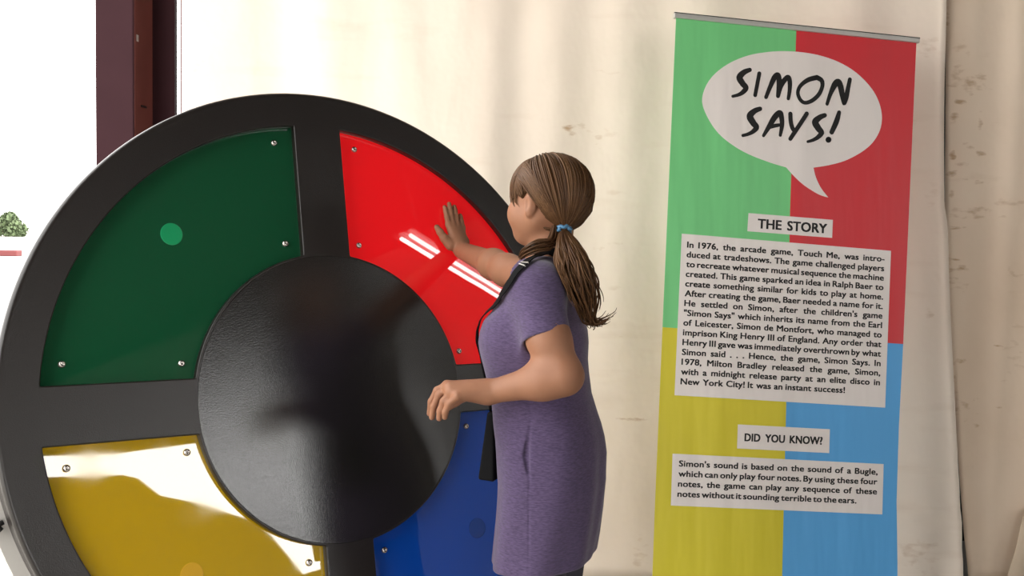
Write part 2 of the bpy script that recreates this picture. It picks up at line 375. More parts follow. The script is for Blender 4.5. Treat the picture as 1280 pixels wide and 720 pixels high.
def lathe(name, prof, mt, parent, n=200, center=(0, 0), closed=False):
    k = len(prof); vv = []; ff = []
    for i in range(n):
        a = 2 * math.pi * i / n
        for r, z in prof: vv.append(D(center[0] + r * math.cos(a), center[1] + r * math.sin(a), z))
    for i in range(n):
        for j in range(k if closed else k - 1):
            b = (i + 1) % n; ff.append((i * k + j, b * k + j, b * k + (j + 1) % k, i * k + (j + 1) % k))
    o = new_mesh(name, vv, ff, mt, parent); return smooth_by_angle(o, 50, DR[:, 2])
arc = [(.788 + .012 * math.sin(t), -.012 + .0121 * math.cos(t)) for t in np.linspace(.05, math.pi / 2, 10)]
lathe('rim', [(.776, -.001), (.7830, .00005), (.7880, .0001)] + arc + [(.80, -.055), (.772, -.055), (.772, -.010)], M['black_rim'], disc, closed=True)
lathe('hub', [(0, .0005), (.20, .0005), (.3625, .0005), (.3640, .0002), (.3645, -.0005), (.3645, -.002), (0, -.002)], M['black_hub'], disc)
bolt_me = None
def bolt(parent, x, y):
    global bolt_me
    if bolt_me is None:
        vv = []; ff = []; prof = [(.0085, 0), (.0085, .0015), (.0075, .004), (.0055, .0058), (.003, .0068), (.0022, .0052), (0, .0052)]; n = 20
        for i in range(n):
            a = 2 * math.pi * i / n
            for r, z in prof: vv.append(DR @ np.array([r * math.cos(a), r * math.sin(a), z]))
        k = len(prof); ff = [(i * k + j, ((i + 1) % n) * k + j, ((i + 1) % n) * k + j + 1, i * k + j + 1) for i in range(n) for j in range(k - 1)]
        bolt_me = bpy.data.meshes.new('bolt'); bolt_me.from_pydata([tuple(q) for q in vv], [], ff); bolt_me.materials.append(M['steel']); bolt_me.update()
        bolt_me.polygons.foreach_set('use_smooth', [True] * len(bolt_me.polygons))
    o = bpy.data.objects.new('bolt', bolt_me); COL.objects.link(o); o.parent = parent
    o.location = [float(q) for q in D(x, y, -REC + .0002) - np.array(disc.location)]
for sx, sy, c in QUADS:
    P = sector(sx, sy, RA + .012, RB - .012, WS - .012); n = len(P)
    vv = [D(x, y, -REC) for x, y in P] + [D(x, y, -REC - .005) for x, y in P]
    ff = [tuple(range(n)), tuple(range(n, 2 * n))[::-1]] + [(i, i + n, (i + 1) % n + n, (i + 1) % n) for i in range(n)]
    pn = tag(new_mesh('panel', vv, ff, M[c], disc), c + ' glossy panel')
    for bx, by in [(.115, .6625), (.1045, .398), (.655, .114), (.389, .104)]: bolt(pn, sx * bx, sy * by)
    if c != 'red':
        ring = [(.027 * math.cos(a), .027 * math.sin(a)) for a in np.linspace(0, 2 * np.pi, 40, endpoint=False)]
        cx, cy = sx * .394, sy * (.415 if sy > 0 else .381)
        vv = [D(cx + x, cy + y, -REC + .0002) for x, y in ring] + [D(cx + .94 * x, cy + .94 * y, -REC + .0012) for x, y in ring]
        k = len(ring); ff = [(i, (i + 1) % k, (i + 1) % k + k, i + k) for i in range(k)] + [tuple(range(k, 2 * k))]
        so = new_mesh('sensor', vv, ff, {'green': M['green_lit'], 'yellow': M['yellow_s'], 'blue': M['blue_s']}[c], pn)
        if c == 'green': tag(so, 'lighter green round sensor')
# back box closing the rear, and the pale cradle it stands in
lathe('back_shell', [(0, -.075), (.770, -.075), (.775, -.070), (.775, -.054), (0, -.054)], M['black_rim'], disc)
def cradle():
    A = np.linspace(math.radians(187), math.radians(353), 60); vv = []; ff = []
    for a in A:
        ro = .826
        for r, z in [(.70, -.080), (ro, -.080), (ro, -.125), (.70, -.125)]: vv.append(D(r * math.cos(a), r * math.sin(a), z))
    for i in range(len(A) - 1):
        for j in range(4): ff.append((i * 4 + j, (i + 1) * 4 + j, (i + 1) * 4 + (j + 1) % 4, i * 4 + (j + 1) % 4))
    ff += [(0, 1, 2, 3), tuple(range(len(vv) - 4, len(vv)))[::-1]]
    return smooth_by_angle(new_mesh('cradle', vv, ff, M['pale_frame'], disc), 40)
cr = tag(cradle(), 'pale grey cradle holding the disc from behind')
for sx in (-1, 1):
    g = G(); a = D(sx * .45, -.72, -.10); b = D(sx * .45, .45, -.11); foot = np.array([D(sx * .45, 0, -.6)[0], D(sx * .45, 0, -.6)[1] + .12, .02])
    g.tube([a, b], .022); g.tube([b, foot], .02); g.tube([foot + np.array([0, 0, -.005]), foot + np.array([0, .05, -.005])], .015)
    tag(g.obj('rear_leg', M['pale_frame'], disc, True), 'pale grey strut behind the disc')
g = G(); c = D(-.790, -.2195, -.066)
ux, uy, un = DR[:, 0], DR[:, 1], DR[:, 2]
for k in range(5):
    a = k * 2 * math.pi / 5 + .4; q = ux * math.cos(a) + uy * math.sin(a)
    g.tube([c - un * 0, c + q * .015 + un * 0], [.0062, .0056], 10)
g.tube([c - un * .014, c + un * .006], .007, 14); g.obj('star_knob', M['knob'], cr, True)

# ------------------------------------------------------------------ the roll-up banner
BR = np.array([[.989117, .035495, .142785], [.137363, .12492, -.982612], [-.052715, .991532, .118685]]); BT = np.array([.94802, 3.62544, 1.97917])
def B(u, v, n=0.0): return BT + BR @ np.array([u, v, n])
ban = empty('roll_up_banner', (B(0, -1.95)[0], B(0, -1.95)[1], 0), 'tall roll-up banner with green, red, yellow and blue quarters against the cream curtain', 'banner')
def flat(name, polys, mats, parent, n0, mi=None):
    vv = []; ff = []
    for P in polys:
        b = len(vv); vv += [B(u, v, n0) for u, v in P]; ff.append(list(range(b, b + len(P))))
    return new_mesh(name, vv, ff, mats, parent, False, mi)
VB = -1.93
cm0, cm1, cm2 = (-.0068, .004), (-.001, -.60), (.0255, -1.81)
cmid = (.0085, -1.02)
cmb = (.0270, VB)
sh = flat('printed_sheet', [
    [(-.425, .004), (-.4195, -1.0174), cmid, (-.002, -.6), cm0], [cm0, (-.002, -.6), cmid, (.417, -1.0247), (.425, .004)],
    [(-.4195, -1.0174), (-.4155, -1.60), (-.411, VB), cmb, (.0135, -1.24), cmid], [cmid, (.0135, -1.24), cmb, (.432, VB), (.425, -1.75), (.414, -1.55), (.4125, -1.3), (.417, -1.0247)]],
    [M['p_green'], M['p_red'], M['p_yellow'], M['p_blue']], ban, 0, [0, 1, 2, 3])
sm = sh.modifiers.new('thickness', 'SOLIDIFY'); sm.thickness = .0005; sm.offset = -1
def frB(p): return B(*p)
tr = G(); tr.box((-.433, .004, -.012), (.434, .0215, .007), 0, frB); bevel(tr.obj('top_rail', M['alu'], ban), .003)
g = G(); g.box((-.433, .0195, -.0005), (.434, .0222, .0072), 0, frB); g.obj('rail_seam', M['knob'], ban)
g = G(); g.tube([B(0, .005, -.03), B(0, -1.93, -.03)], .010); g.obj('support_pole', M['alu'], ban, True)
bx = G(); xa, ya = nrm([BR[0, 0], BR[1, 0], 0]), nrm([-BR[1, 0], BR[0, 0], 0]); bc = B(0, -1.94); bc[2] = 0
def frC(p): return bc + xa * p[0] + ya * p[1] + np.array([0, 0, p[2]])
bx.box((-.44, -.045, .012), (.44, .075, .095), 0, frC); bevel(bx.obj('cassette', M['alu'], ban), .012, 3)
for s in (-1, 1):
    g = G(); g.box((s * .3 - .02, -.14, 0), (s * .3 + .02, .16, .013), 0, frC); bevel(g.obj('foot', M['alu'], ban), .004)
bub = [(-.3227, -.2668), (-.3132, -.2151), (-.2833, -.1692), (-.2329, -.1275), (-.1694, -.0961), (-.105, -.0788), (-.048, -.0701), (.0178, -.0676), (.0843, -.0731), (.1516, -.0898), (.2114, -.1186), (.2635, -.1618), (.2948, -.207), (.3095, -.2577), (.3047, -.3061), (.2796, -.3522), (.2393, -.389), (.1823, -.4223), (.125, -.442), (.0735, -.4541)]
tail = [(.0735, -.4541), (.084, -.4871), (.1036, -.521), (.1305, -.5504)]; tail2 = [(.1305, -.5504), (.0963, -.5428), (.0458, -.5177), (.0076, -.4893), (-.0223, -.4611)]
rest = [(-.0223, -.4611), (-.0799, -.4493), (-.154, -.428), (-.2118, -.4016), (-.2617, -.3668), (-.3001, -.3194), (-.3227, -.2668)]
P = list(map(tuple, catmull(rest + bub[1:], 5)))[:-1] + list(map(tuple, catmull(tail, 4)))[:-1] + list(map(tuple, catmull(tail2, 4)))[:-1]
v, f = fill_poly(P, [], 0, 0)
bo = tag(new_mesh('speech_bubble', [B(p[0], p[1], .0010) for p in v], f, M['p_white'], ban), 'white speech bubble print')
strokes = [[(-.1638, -.1448, .006), (-.1836, -.155, .0079), (-.1982, -.1735, .0094), (-.1873, -.1921, .0089), (-.1745, -.2066, .0079), (-.1858, -.2234, .0064), (-.2016, -.2332, .005), (-.2188, -.239, .0042)], [(-.1303, -.154, .006), (-.1415, -.2285, .0055)],
 [(-.1034, -.2316, .0055), (-.0909, -.1963, .0064), (-.0774, -.1635, .0079), (-.0662, -.1524, .0074), (-.061, -.1646, .0079), (-.0591, -.1881, .0079), (-.0618, -.2239, .006)], [(-.0618, -.2239, .006), (-.0543, -.1903, .0074), (-.0404, -.1666, .0074), (-.0288, -.1568, .0069), (-.0229, -.1716, .0069), (-.0218, -.1978, .006), (-.0253, -.2292, .005)],
 [(.0723, -.1485, .0074), (.0893, -.1575, .0069), (.0923, -.1771, .006), (.0816, -.2046, .006), (.0592, -.2278, .006), (.0349, -.2379, .0055), (.0181, -.2302, .0055), (.0076, -.21, .0055), (.0108, -.1899, .0055), (.0238, -.1729, .006), (.0451, -.1577, .0069), (.0723, -.1485, .0074)],
 [(.1119, -.2349, .005), (.1228, -.1982, .0064), (.1367, -.1664, .0089), (.1479, -.1555, .0084), (.1562, -.1685, .0089), (.1644, -.1997, .0079), (.1721, -.2295, .005), (.1786, -.2063, .0074), (.1842, -.1739, .0064), (.1894, -.1442, .006)],
 [(-.1224, -.2725, .0064), (-.1418, -.2821, .0079), (-.1563, -.3004, .0099), (-.144, -.3216, .0094), (-.132, -.3349, .0079), (-.1427, -.3502, .0064), (-.1597, -.3608, .005), (-.1775, -.367, .0045)], [(-.1062, -.3614, .0045), (-.0894, -.3312, .0069), (-.0705, -.2968, .0084), (-.0531, -.2795, .0079), (-.0461, -.2959, .0074), (-.0435, -.322, .0064), (-.048, -.3551, .0045)],
 [(-.0867, -.331, .0055), (-.0652, -.3239, .0055), (-.041, -.3186, .004)], [(-.0159, -.2801, .0064), (-.0138, -.3036, .0064), (-.008, -.3241, .0064), (-.0006, -.3353, .006)], [(.0414, -.2745, .0064), (.0215, -.3084, .0064), (.001, -.3418, .0064), (-.0122, -.3639, .006)],
 [(.1053, -.2741, .0064), (.0883, -.2828, .0079), (.0726, -.3, .0099), (.0844, -.3201, .0094), (.096, -.3336, .0079), (.0857, -.349, .0064), (.0683, -.361, .005), (.0494, -.3684, .004)], [(.1556, -.2602, .006), (.1473, -.2921, .0079), (.1323, -.3291, .0069)], [(.1213, -.3562, .0084), (.1223, -.3553, .0084)]]
g = G()
for q, sk in enumerate(strokes):
    C = catmull(sk, 7); k = len(C); nn = .0016 + .00002 * q
    t = np.gradient(C[:, :2], axis=0); t /= np.linalg.norm(t, axis=1)[:, None]; nr = np.stack([-t[:, 1], t[:, 0]], 1)
    Lp = C[:, :2] + nr * C[:, 2:3] * 1.18; Rp = C[:, :2] - nr * C[:, 2:3] * 1.18
    g.add([B(x, y, nn) for x, y in list(Lp) + list(Rp)], [(i, i + k, i + k + 1, i + 1) for i in range(k - 1)])
    for e in (0, k - 1):
        ang = np.linspace(0, 2 * np.pi, 20, endpoint=False)
        g.add([B(C[e, 0] + 1.18 * C[e, 2] * math.cos(a), C[e, 1] + 1.18 * C[e, 2] * math.sin(a), nn + .00001) for a in ang], [list(range(20))])
g.obj('lettering', M['p_ink'], bo)
TEXT1 = ["In 1976, the arcade game, Touch Me, was intro-", "duced at tradeshows. The game challenged players", "to recreate whatever musical sequence the machine", "created. This game sparked an idea in Ralph Baer to", "create something similar for kids to play at home.",
 "After creating the game, Baer needed a name for it.", "He settled on Simon, after the children's game", "\"Simon Says\" which inherits its name from the Earl", "of Leicester, Simon de Montfort, who managed to", "imprison King Henry III of England. Any order that",
 "Henry III gave was immediately overthrown by what", "Simon said . . . Hence, the game, Simon Says. In", "1978, Milton Bradley released the game, Simon,", "with a midnight release party at an elite disco in", "New York City! It was an instant success!"]
TEXT2 = ["Simon's sound is based on the sound of a Bugle,", "which can only play four notes. By using these four", "notes, the game can play any sequence of these", "notes without it sounding terrible to the ears."]
words = sorted({q for l in TEXT1 + TEXT2 for q in l.split()} | {'THE', 'STORY', 'DID', 'YOU', 'KNOW?'})
WM = {}
tmp = []
for q in words:
    cu = bpy.data.curves.new('t', 'FONT'); cu.body = q; cu.size = 1.0; cu.offset = 0.0; cu.resolution_u = 3; cu.fill_mode = 'FRONT'; cu.space_character = 1.03
    o = bpy.data.objects.new('t', cu); COL.objects.link(o); tmp.append((q, o, cu))
dg = bpy.context.evaluated_depsgraph_get(); dg.update()
for q, o, cu in tmp:
    me = o.evaluated_get(dg).to_mesh(); v = np.array([tuple(p.co)[:2] for p in me.vertices]); f = [list(p.vertices) for p in me.polygons]
    WM[q] = (v, f, v[:, 0].min(), v[:, 0].max()); o.evaluated_get(dg).to_mesh_clear()
for q, o, cu in tmp: bpy.data.objects.remove(o); bpy.data.curves.remove(cu)
def block_sx(ls, gapk):                     # one letter width for a block: its tightest line keeps normal word gaps
    out = []
    for l, x0, x1, y, size, j in ls:
        if not j: continue
        ws = l.split(); out.append((x1 - x0 - gapk * size * (len(ws) - 1)) / (size * sum(WM[q][3] - WM[q][2] for q in ws)))
    return min(out)
def set_line(g, line, x0, x1, y, size, sx, bold=.035, parent=None):
    ws = line.split(); wid = [(WM[q][3] - WM[q][2]) * size * sx + 1.5 * bold * size for q in ws]
    gap = (x1 - x0 - sum(wid)) / max(len(ws) - 1, 1)
    x = x0
    for q, wd in zip(ws, wid):
        v, f, a, b = WM[q]
        for e, (ox, oy) in enumerate([(-1, -.6), (1, -.6), (-1, .6), (1, .6), (0, 0)]):      # heavy strokes
            g.add([B(x + (p[0] - a) * size * sx + ox * bold * size, y + p[1] * size + oy * bold * size, .0014 + e * .00004) for p in v], f)
        x += wd + gap
        if parent is not None: g.obj('heading_word', M['p_ink'], parent); g.__init__()
boxes = [[(-.146, -.6235), (.1495, -.6242), (.1493, -.685), (-.1472, -.684)], [(-.3705, -.708), (.3605, -.7136), (.3605, -1.2404), (-.3685, -1.2353)], [(-.1500, -1.3197), (.1685, -1.321), (.1695, -1.3995), (-.149, -1.3977)], [(-.3655, -1.4237), (.3625, -1.4277), (.3645, -1.5941), (-.3630, -1.59)]]
lines = [[("THE STORY", -.111, .131, -.6708, .0445, 1)], [(l, -.3498, .339 if i < 14 else .2164, -.7521 - .0319 * i, .0280, i < 14) for i, l in enumerate(TEXT1)],
         [("DID YOU KNOW?", -.124, .145, -1.3724, .0355, 1)], [(l, -.342, .343 if i < 3 else .272, -1.4634 - .0325 * i, .0275, i < 3) for i, l in enumerate(TEXT2)]]
for nm, bx_, ls in zip(['heading_strip', 'text_panel', 'heading_strip', 'text_panel'], boxes, lines):
    p = flat(nm, [bx_], M['p_white'], ban, .0010); g = G()
    sx = block_sx(ls, .55 if len(ls) == 1 else .33)
    for l in ls: set_line(g, *l[:5], sx, .035, None if len(ls) > 1 else p)
    if len(ls) > 1: g.obj('lettering', M['p_ink'], p)
# ------------------------------------------------------------------ organic surfaces from distance fields
def d_cone(a, b, ra, rb):
    a = np.asarray(a, float); b = np.asarray(b, float); ab = b - a; L2 = ab @ ab
    def fn(P):
        t = np.clip(((P - a) @ ab) / L2, 0, 1)
        return np.linalg.norm(P - a - t[:, None] * ab, axis=1) - (ra + (rb - ra) * t)
    return fn
def d_ell(c, R, r):
    c = np.asarray(c, float); r = np.asarray(r, float)
    def fn(P):
        q = (P - c) @ R; k0 = np.linalg.norm(q / r, axis=1); k1 = np.linalg.norm(q / (r * r), axis=1) + 1e-9
        return np.where(k0 < .2, (k0 - 1) * r.min(), k0 * (k0 - 1) / k1)
    return fn
def d_plane(c, nn):
    c = np.asarray(c, float); nn = nrm(nn)
    return lambda P: (P - c) @ nn
def evalf(prims, P, idx=None):
    d = np.full(len(P), 1e3)
    for i, (fn, k, op) in enumerate(prims):
        if idx is not None and not idx[i]: continue
        e = fn(P)
        if op == 'u':
            h = np.maximum(k - np.abs(d - e), 0) / k; d = np.minimum(d, e) - h * h * k * .25
        elif op == 's':
            h = np.maximum(k - np.abs(d + e), 0) / k; d = np.maximum(d, -e) + h * h * k * .25
        else:
            h = np.maximum(k - np.abs(d - e), 0) / k; d = np.maximum(d, e) + h * h * k * .25
    return d
def surface(prims, lo, hi, vox, N=24):
    lo = np.asarray(lo, float); hi = np.asarray(hi, float)
    n = np.ceil((hi - lo) / vox / N).astype(int) * N; NY, NZ = n[1] + 2, n[2] + 2
    ids_all = []; pos_all = []; quads = []
    half = N * vox * .5 * math.sqrt(3)
    cen = np.array([[i, j, k] for i in range(0, n[0], N) for j in range(0, n[1], N) for k in range(0, n[2], N)])
    cw = lo + (cen + N / 2) * vox
    dc = np.array([fn(cw) for fn, k, op in prims])
    tot = evalf(prims, cw)
    ax = np.arange(N + 1)
    for c in range(len(cen)):
        if abs(tot[c]) > half * 1.5 + .012: continue
        idx = [(op != 'u') or dc[i, c] < half * 1.35 + k + .02 for i, (fn, k, op) in enumerate(prims)]
        gx, gy, gz = np.meshgrid(ax, ax, ax, indexing='ij')
        P = lo + (np.stack([gx, gy, gz], -1).reshape(-1, 3) + cen[c]) * vox
        d = evalf(prims, P, idx).reshape(N + 1, N + 1, N + 1); s = d < 0
        if s.all() or not s.any(): continue
        cnt = np.zeros((N, N, N)); acc = np.zeros((N, N, N, 3))
        for axis in range(3):
            o1, o2 = [q for q in range(3) if q != axis]
            for u in (0, 1):
                for v in (0, 1):
                    sl = [None] * 3; sl2 = [None] * 3
                    sl[axis] = slice(0, N); sl2[axis] = slice(1, N + 1)
                    sl[o1] = sl2[o1] = slice(u, u + N); sl[o2] = sl2[o2] = slice(v, v + N)
                    d0 = d[tuple(sl)]; d1 = d[tuple(sl2)]; m = (d0 < 0) != (d1 < 0)
                    t = np.where(m, d0 / np.where(m, d0 - d1, 1), 0)
                    off = np.zeros((N, N, N, 3)); off[..., axis] = t; off[..., o1] = u; off[..., o2] = v
                    acc += off * m[..., None]; cnt += m
        mk = cnt > 0; ii = np.argwhere(mk)
        pp = (ii + cen[c] + acc[mk] / cnt[mk][:, None]) * vox + lo
        gi = ii + cen[c]; ids_all.append((gi[:, 0] * NY + gi[:, 1]) * NZ + gi[:, 2]); pos_all.append(pp)
        for axis in range(3):
            o1, o2 = (axis + 1) % 3, (axis + 2) % 3
            sl = [slice(0, N)] * 3; sl2 = [slice(0, N)] * 3; sl2[axis] = slice(1, N + 1)
            a = s[tuple(sl)]; b = s[tuple(sl2)]; e = np.argwhere(a != b)
            if not len(e): continue
            flip = a[e[:, 0], e[:, 1], e[:, 2]]; e = e + cen[c]
            def cid(du, dv):
                q = e.copy(); q[:, o1] -= du; q[:, o2] -= dv; return (q[:, 0] * NY + q[:, 1]) * NZ + q[:, 2]
            Q = np.stack([cid(1, 1), cid(0, 1), cid(0, 0), cid(1, 0)], 1)
            Q[~flip] = Q[~flip][:, ::-1]; quads.append(Q)
    ids = np.concatenate(ids_all); pos = np.concatenate(pos_all); Q = np.concatenate(quads)
    o = np.argsort(ids); ids = ids[o]; pos = pos[o]
    F = np.searchsorted(ids, Q); F = np.clip(F, 0, len(ids) - 1); ok = (ids[F] == Q).all(1); F = F[ok]
    h = vox * .3
    for _ in range(2):                      # settle the vertices on the true surface
        d0 = evalf(prims, pos)
        gr_ = np.stack([evalf(prims, pos + h * np.eye(3)[i]) - evalf(prims, pos - h * np.eye(3)[i]) for i in range(3)], 1) / (2 * h)
        g2 = (gr_ ** 2).sum(1) + 1e-6
        st_ = np.clip(d0 / g2, -vox, vox); pos = pos - st_[:, None] * gr_ * np.minimum(1, 1)
    return pos, F

# ------------------------------------------------------------------ the girl
M['skin'] = mat('skin', (.305, .142, .080), .55, .35, noise=(30, .05)); M['skin'].node_tree.nodes['Principled BSDF'].inputs['Subsurface Weight'].default_value = .12
M['skin'].node_tree.nodes['Principled BSDF'].inputs['Subsurface Radius'].default_value = (.012, .005, .003)
HAIRC = [(.048, .021, .009), (.074, .034, .014), (.098, .047, .020), (.150, .078, .036)]
M['hair'] = mat('brown_hair', HAIRC[1], .45, .18, tone=HAIRC)
M['hair_base'] = mat('brown_hair_roots', (.062, .030, .013), .6, .1)
def fabric(name, c):
    m = mat(name, c, .9, .12, sheen=.25); n = m.node_tree.nodes; L = m.node_tree.links; b = n['Principled BSDF']
    tcn = n.new('ShaderNodeTexCoord'); mp = n.new('ShaderNodeMapping'); mp.inputs['Scale'].default_value = (1, 1, 4.5); L.new(tcn.outputs['Object'], mp.inputs['Vector'])
    t = n.new('ShaderNodeTexNoise'); t.inputs['Scale'].default_value = 95; t.inputs['Detail'].default_value = 3; L.new(mp.outputs[0], t.inputs['Vector'])
    r = n.new('ShaderNodeMapRange'); r.inputs['From Min'].default_value = .3; r.inputs['From Max'].default_value = .7; r.inputs['To Min'].default_value = .72; r.inputs['To Max'].default_value = 1.28
    L.new(t.outputs['Fac'], r.inputs['Value']); h = n.new('ShaderNodeVectorMath'); h.operation = 'SCALE'; h.inputs[0].default_value = c
    L.new(r.outputs[0], h.inputs['Scale']); L.new(h.outputs[0], b.inputs['Base Color'])
    t2 = n.new('ShaderNodeTexNoise'); t2.inputs['Scale'].default_value = 14; mp2 = n.new('ShaderNodeMapping'); mp2.inputs['Scale'].default_value = (1, 1, 1.8); L.new(tcn.outputs['Object'], mp2.inputs['Vector']); L.new(mp2.outputs[0], t2.inputs['Vector'])
    bp = n.new('ShaderNodeBump'); bp.inputs['Strength'].default_value = .15; bp.inputs['Distance'].default_value = .02; L.new(t2.outputs['Fac'], bp.inputs['Height']); L.new(bp.outputs[0], b.inputs['Normal'])
    return m
M['purple'] = fabric('heather_purple_jersey', (.085, .060, .122))
M['legging'] = mat('dark_legging', (.03, .028, .04), .8)
M['strap'] = mat('black_webbing', (.006, .006, .0065), .8, .1)
M['bagm'] = mat('black_bag_fabric', (.006, .006, .0065), .8, .1, bump=(300, .2, .002))
M['tie'] = mat('blue_hair_tie', (.07, .19, .33), .5, .5, noise=(120, .5))
M['eye'] = mat('eye_white', (.7, .68, .65), .2); M['iris'] = mat('iris', (.06, .04, .03), .2)
M['shoe'] = mat('dark_shoe', (.04, .04, .05), .6)

YB = 2.43
th = math.radians(20); FT = np.array([-math.cos(th), math.sin(th), 0]); LT = np.array([-math.sin(th), -math.cos(th), 0]); UP = np.array([0, 0, 1.0])
hh = math.radians(40); FH = np.array([-math.cos(hh), math.sin(hh), 0]); LH = np.array([-math.sin(hh), -math.cos(hh), 0])
HC = at(688, 244, 2.42); HR = np.stack([FH, LH, UP], 1)
def Hd(a, b, c): return HC + HR @ np.array([a, b, c])
rows = [(330, 686, 24, .060), (338, 686, 31, .082), (350, 684, 41, .118), (365, 680, 49, .142), (382, 675.5, 52.5, .148), (400, 669.5, 61, .148), (413, 669, 65, .148), (427, 668.5, 66.5, .146), (448, 670, 64, .140), (466, 672, 63, .136), (491, 676.5, 61.5, .136), (510, 681, 63, .142),
        (528, 685, 65, .150), (545, 688, 66, .157), (566, 690, 67, .163), (599, 691, 66, .166), (637, 687.5, 65.5, .163), (670, 683.5, 64.5, .160), (712, 677.5, 62.5, .158), (730, 677.5, 62.5, .158)]
TZ = []; TCX = []; TA = []; TB = []
for r, c, hw, b in rows:
    p = at(c, r, YB); k = np.linalg.norm(at(c + 1, r, YB) - p); W = hw * k
    TZ.append(p[2]); TCX.append(p[0]); TB.append(b); TA.append(math.sqrt(max(W * W - (math.sin(th) * b) ** 2, 1e-4)) / math.cos(th))
TZ, TCX, TA, TB = [np.array(q)[::-1] for q in (TZ, TCX, TA, TB)]
def d_torso(inset=0., wob=0., zlo=None):
    def fn(P):
        z = np.clip(P[:, 2], TZ[0], TZ[-1]); cx = np.interp(z, TZ, TCX); a = np.interp(z, TZ, TA) - inset; b = np.interp(z, TZ, TB) - inset
        q = P - np.stack([cx, np.full_like(cx, YB), z], 1); f = q @ FT; l = q @ LT
        k0 = np.sqrt((np.abs(f) / a) ** 2.2 + (np.abs(l) / b) ** 2.2 + 1e-9) ** (2 / 2.2 * 1.0)
        k0 = ((np.abs(f) / a) ** 2.3 + (np.abs(l) / b) ** 2.3 + 1e-9) ** (1 / 2.3)
        g_ = np.sqrt((f / (a * a)) ** 2 + (l / (b * b)) ** 2) / np.maximum(k0, .05)
        d = (k0 - 1) / np.maximum(g_, 4.)
        if wob:
            ang = np.arctan2(l, f); zz = P[:, 2]
            low = np.clip((.95 - zz) / .35, 0, 1)
            d = d + wob * (.45 + low) * (np.sin(ang * 5 + zz * 7) * .5 + np.sin(ang * 9 - zz * 11 + 1.) * .35 + np.sin(zz * 46 + ang * 3.0) * .30 * np.clip(1 - np.abs(zz - .88) / .22, 0, 1))
        over = np.maximum(P[:, 2] - TZ[-1], (TZ[0] if zlo is None else zlo) - P[:, 2])
        return np.maximum(d, over)
    return fn
# joints
SHL, SHR = at(668, 366, 2.31), at(678, 353, 2.56)
ELL, ELR = at(705, 470, 2.235), at(634, 338, 2.715)
MAL = at(686, 424, 2.265)
WRL = at(612, 490, 2.285)
def onpan(px, py, h):                      # point above the red panel's face
    n_ = DR[:, 2]; p0 = D(0, 0, -REC + h); d = ray(px, py); return CAM_P + d * ((n_ @ (p0 - CAM_P)) / (n_ @ d))
WRR = onpan(577, 313, .030)
NK0, NK1 = Hd(-.012, 0, -.055), at(686, 338, 2.435)
body = []
def add(fn, k=.02, op='u'): body.append((fn, k, op))
I3 = np.eye(3)
# torso, hips, legs
add(d_torso(.016, 0., .60), .02)
add(d_cone(at(686, 342, 2.435) + LT * .03, SHL, .040, .045), .04); add(d_cone(at(686, 342, 2.435) - LT * .03, SHR, .040, .043), .04)
kneez, ankz = .40, .075
feet = []
hipc = np.array([np.interp(.70, TZ, TCX), YB, .70])
for s in (1, -1):
    hp = hipc + LT * s * .078; kn = np.array([hp[0] - .012, hp[1] + .004, kneez]) + LT * s * .0 ; an = np.array([kn[0] + .025, kn[1], ankz]); feet.append((hp, kn, an))
    add(d_cone(hp, kn, .068, .050), .03); add(d_cone(kn, kn * .55 + an * .45 - FT * .012, .048, .050), .03); add(d_cone(kn * .55 + an * .45 - FT * .012, an, .050, .033), .03)
    add(d_cone(an + np.array([0, 0, -.035]), an + FT * .13 + np.array([0, 0, -.048]), .030, .024), .025)
# neck and head
add(d_cone(NK0, NK1, .045, .054), .03)
add(d_ell(Hd(-.002, 0, .008), HR, (.090, .071, .079)), .03)
add(d_ell(Hd(.034, 0, -.040), HR, (.064, .058, .062)), .03)
add(d_cone(Hd(.066, .010, -.090), Hd(.066, -.010, -.090), .017, .017), .03)
for s in (1, -1):
    add(d_cone(Hd(.0, s * .048, -.052), Hd(.058, s * .018, -.086), .022, .018), .025)
    add(d_ell(Hd(.052, s * .034, -.046), HR, (.036, .030, .032)), .02)
    add(d_ell(Hd(.083, s * .029, -.014), HR, (.012, .016, .008)), .012, 's')
    add(d_ell(Hd(.077, s * .027, .002), HR, (.010, .020, .006)), .012)
    # ear: rim, lobe, hollow
    er = np.stack([nrm(FH * .9 + LH * s * .45), nrm(LH * s * .9 - FH * .45), UP], 1)
    add(d_ell(Hd(-.004, s * .076, -.022), er, (.0145, .0065, .0235)), .006)
    add(d_ell(Hd(.001, s * .075, -.042), er, (.0085, .006, .009)), .008)
    add(d_ell(Hd(.002, s * .085, -.020), er, (.0070, .0050, .013)), .004, 's')
add(d_cone(Hd(.090, 0, -.010), Hd(.103, 0, -.043), .007, .010), .012)
for s in (1, -1): add(d_ell(Hd(.096, s * .010, -.047), HR, (.009, .007, .006)), .008)
add(d_cone(Hd(.092, .014, -.069), Hd(.092, -.014, -.069), .0055, .0055), .006); add(d_cone(Hd(.090, .011, -.077), Hd(.090, -.011, -.077), .006, .006), .006)
# arms
add(d_cone(SHL, MAL, .044, .043), .03); add(d_cone(MAL, ELL, .043, .037), .03)
fa = ELL * .72 + WRL * .28; add(d_cone(ELL, fa, .036, .0375), .03); add(d_cone(fa, WRL, .0375, .0245), .03)
add(d_cone(SHR, ELR, .044, .038), .03); fb = ELR * .72 + WRR * .28; add(d_cone(ELR, fb, .037, .036), .03); add(d_cone(fb, WRR, .036, .0235), .03)
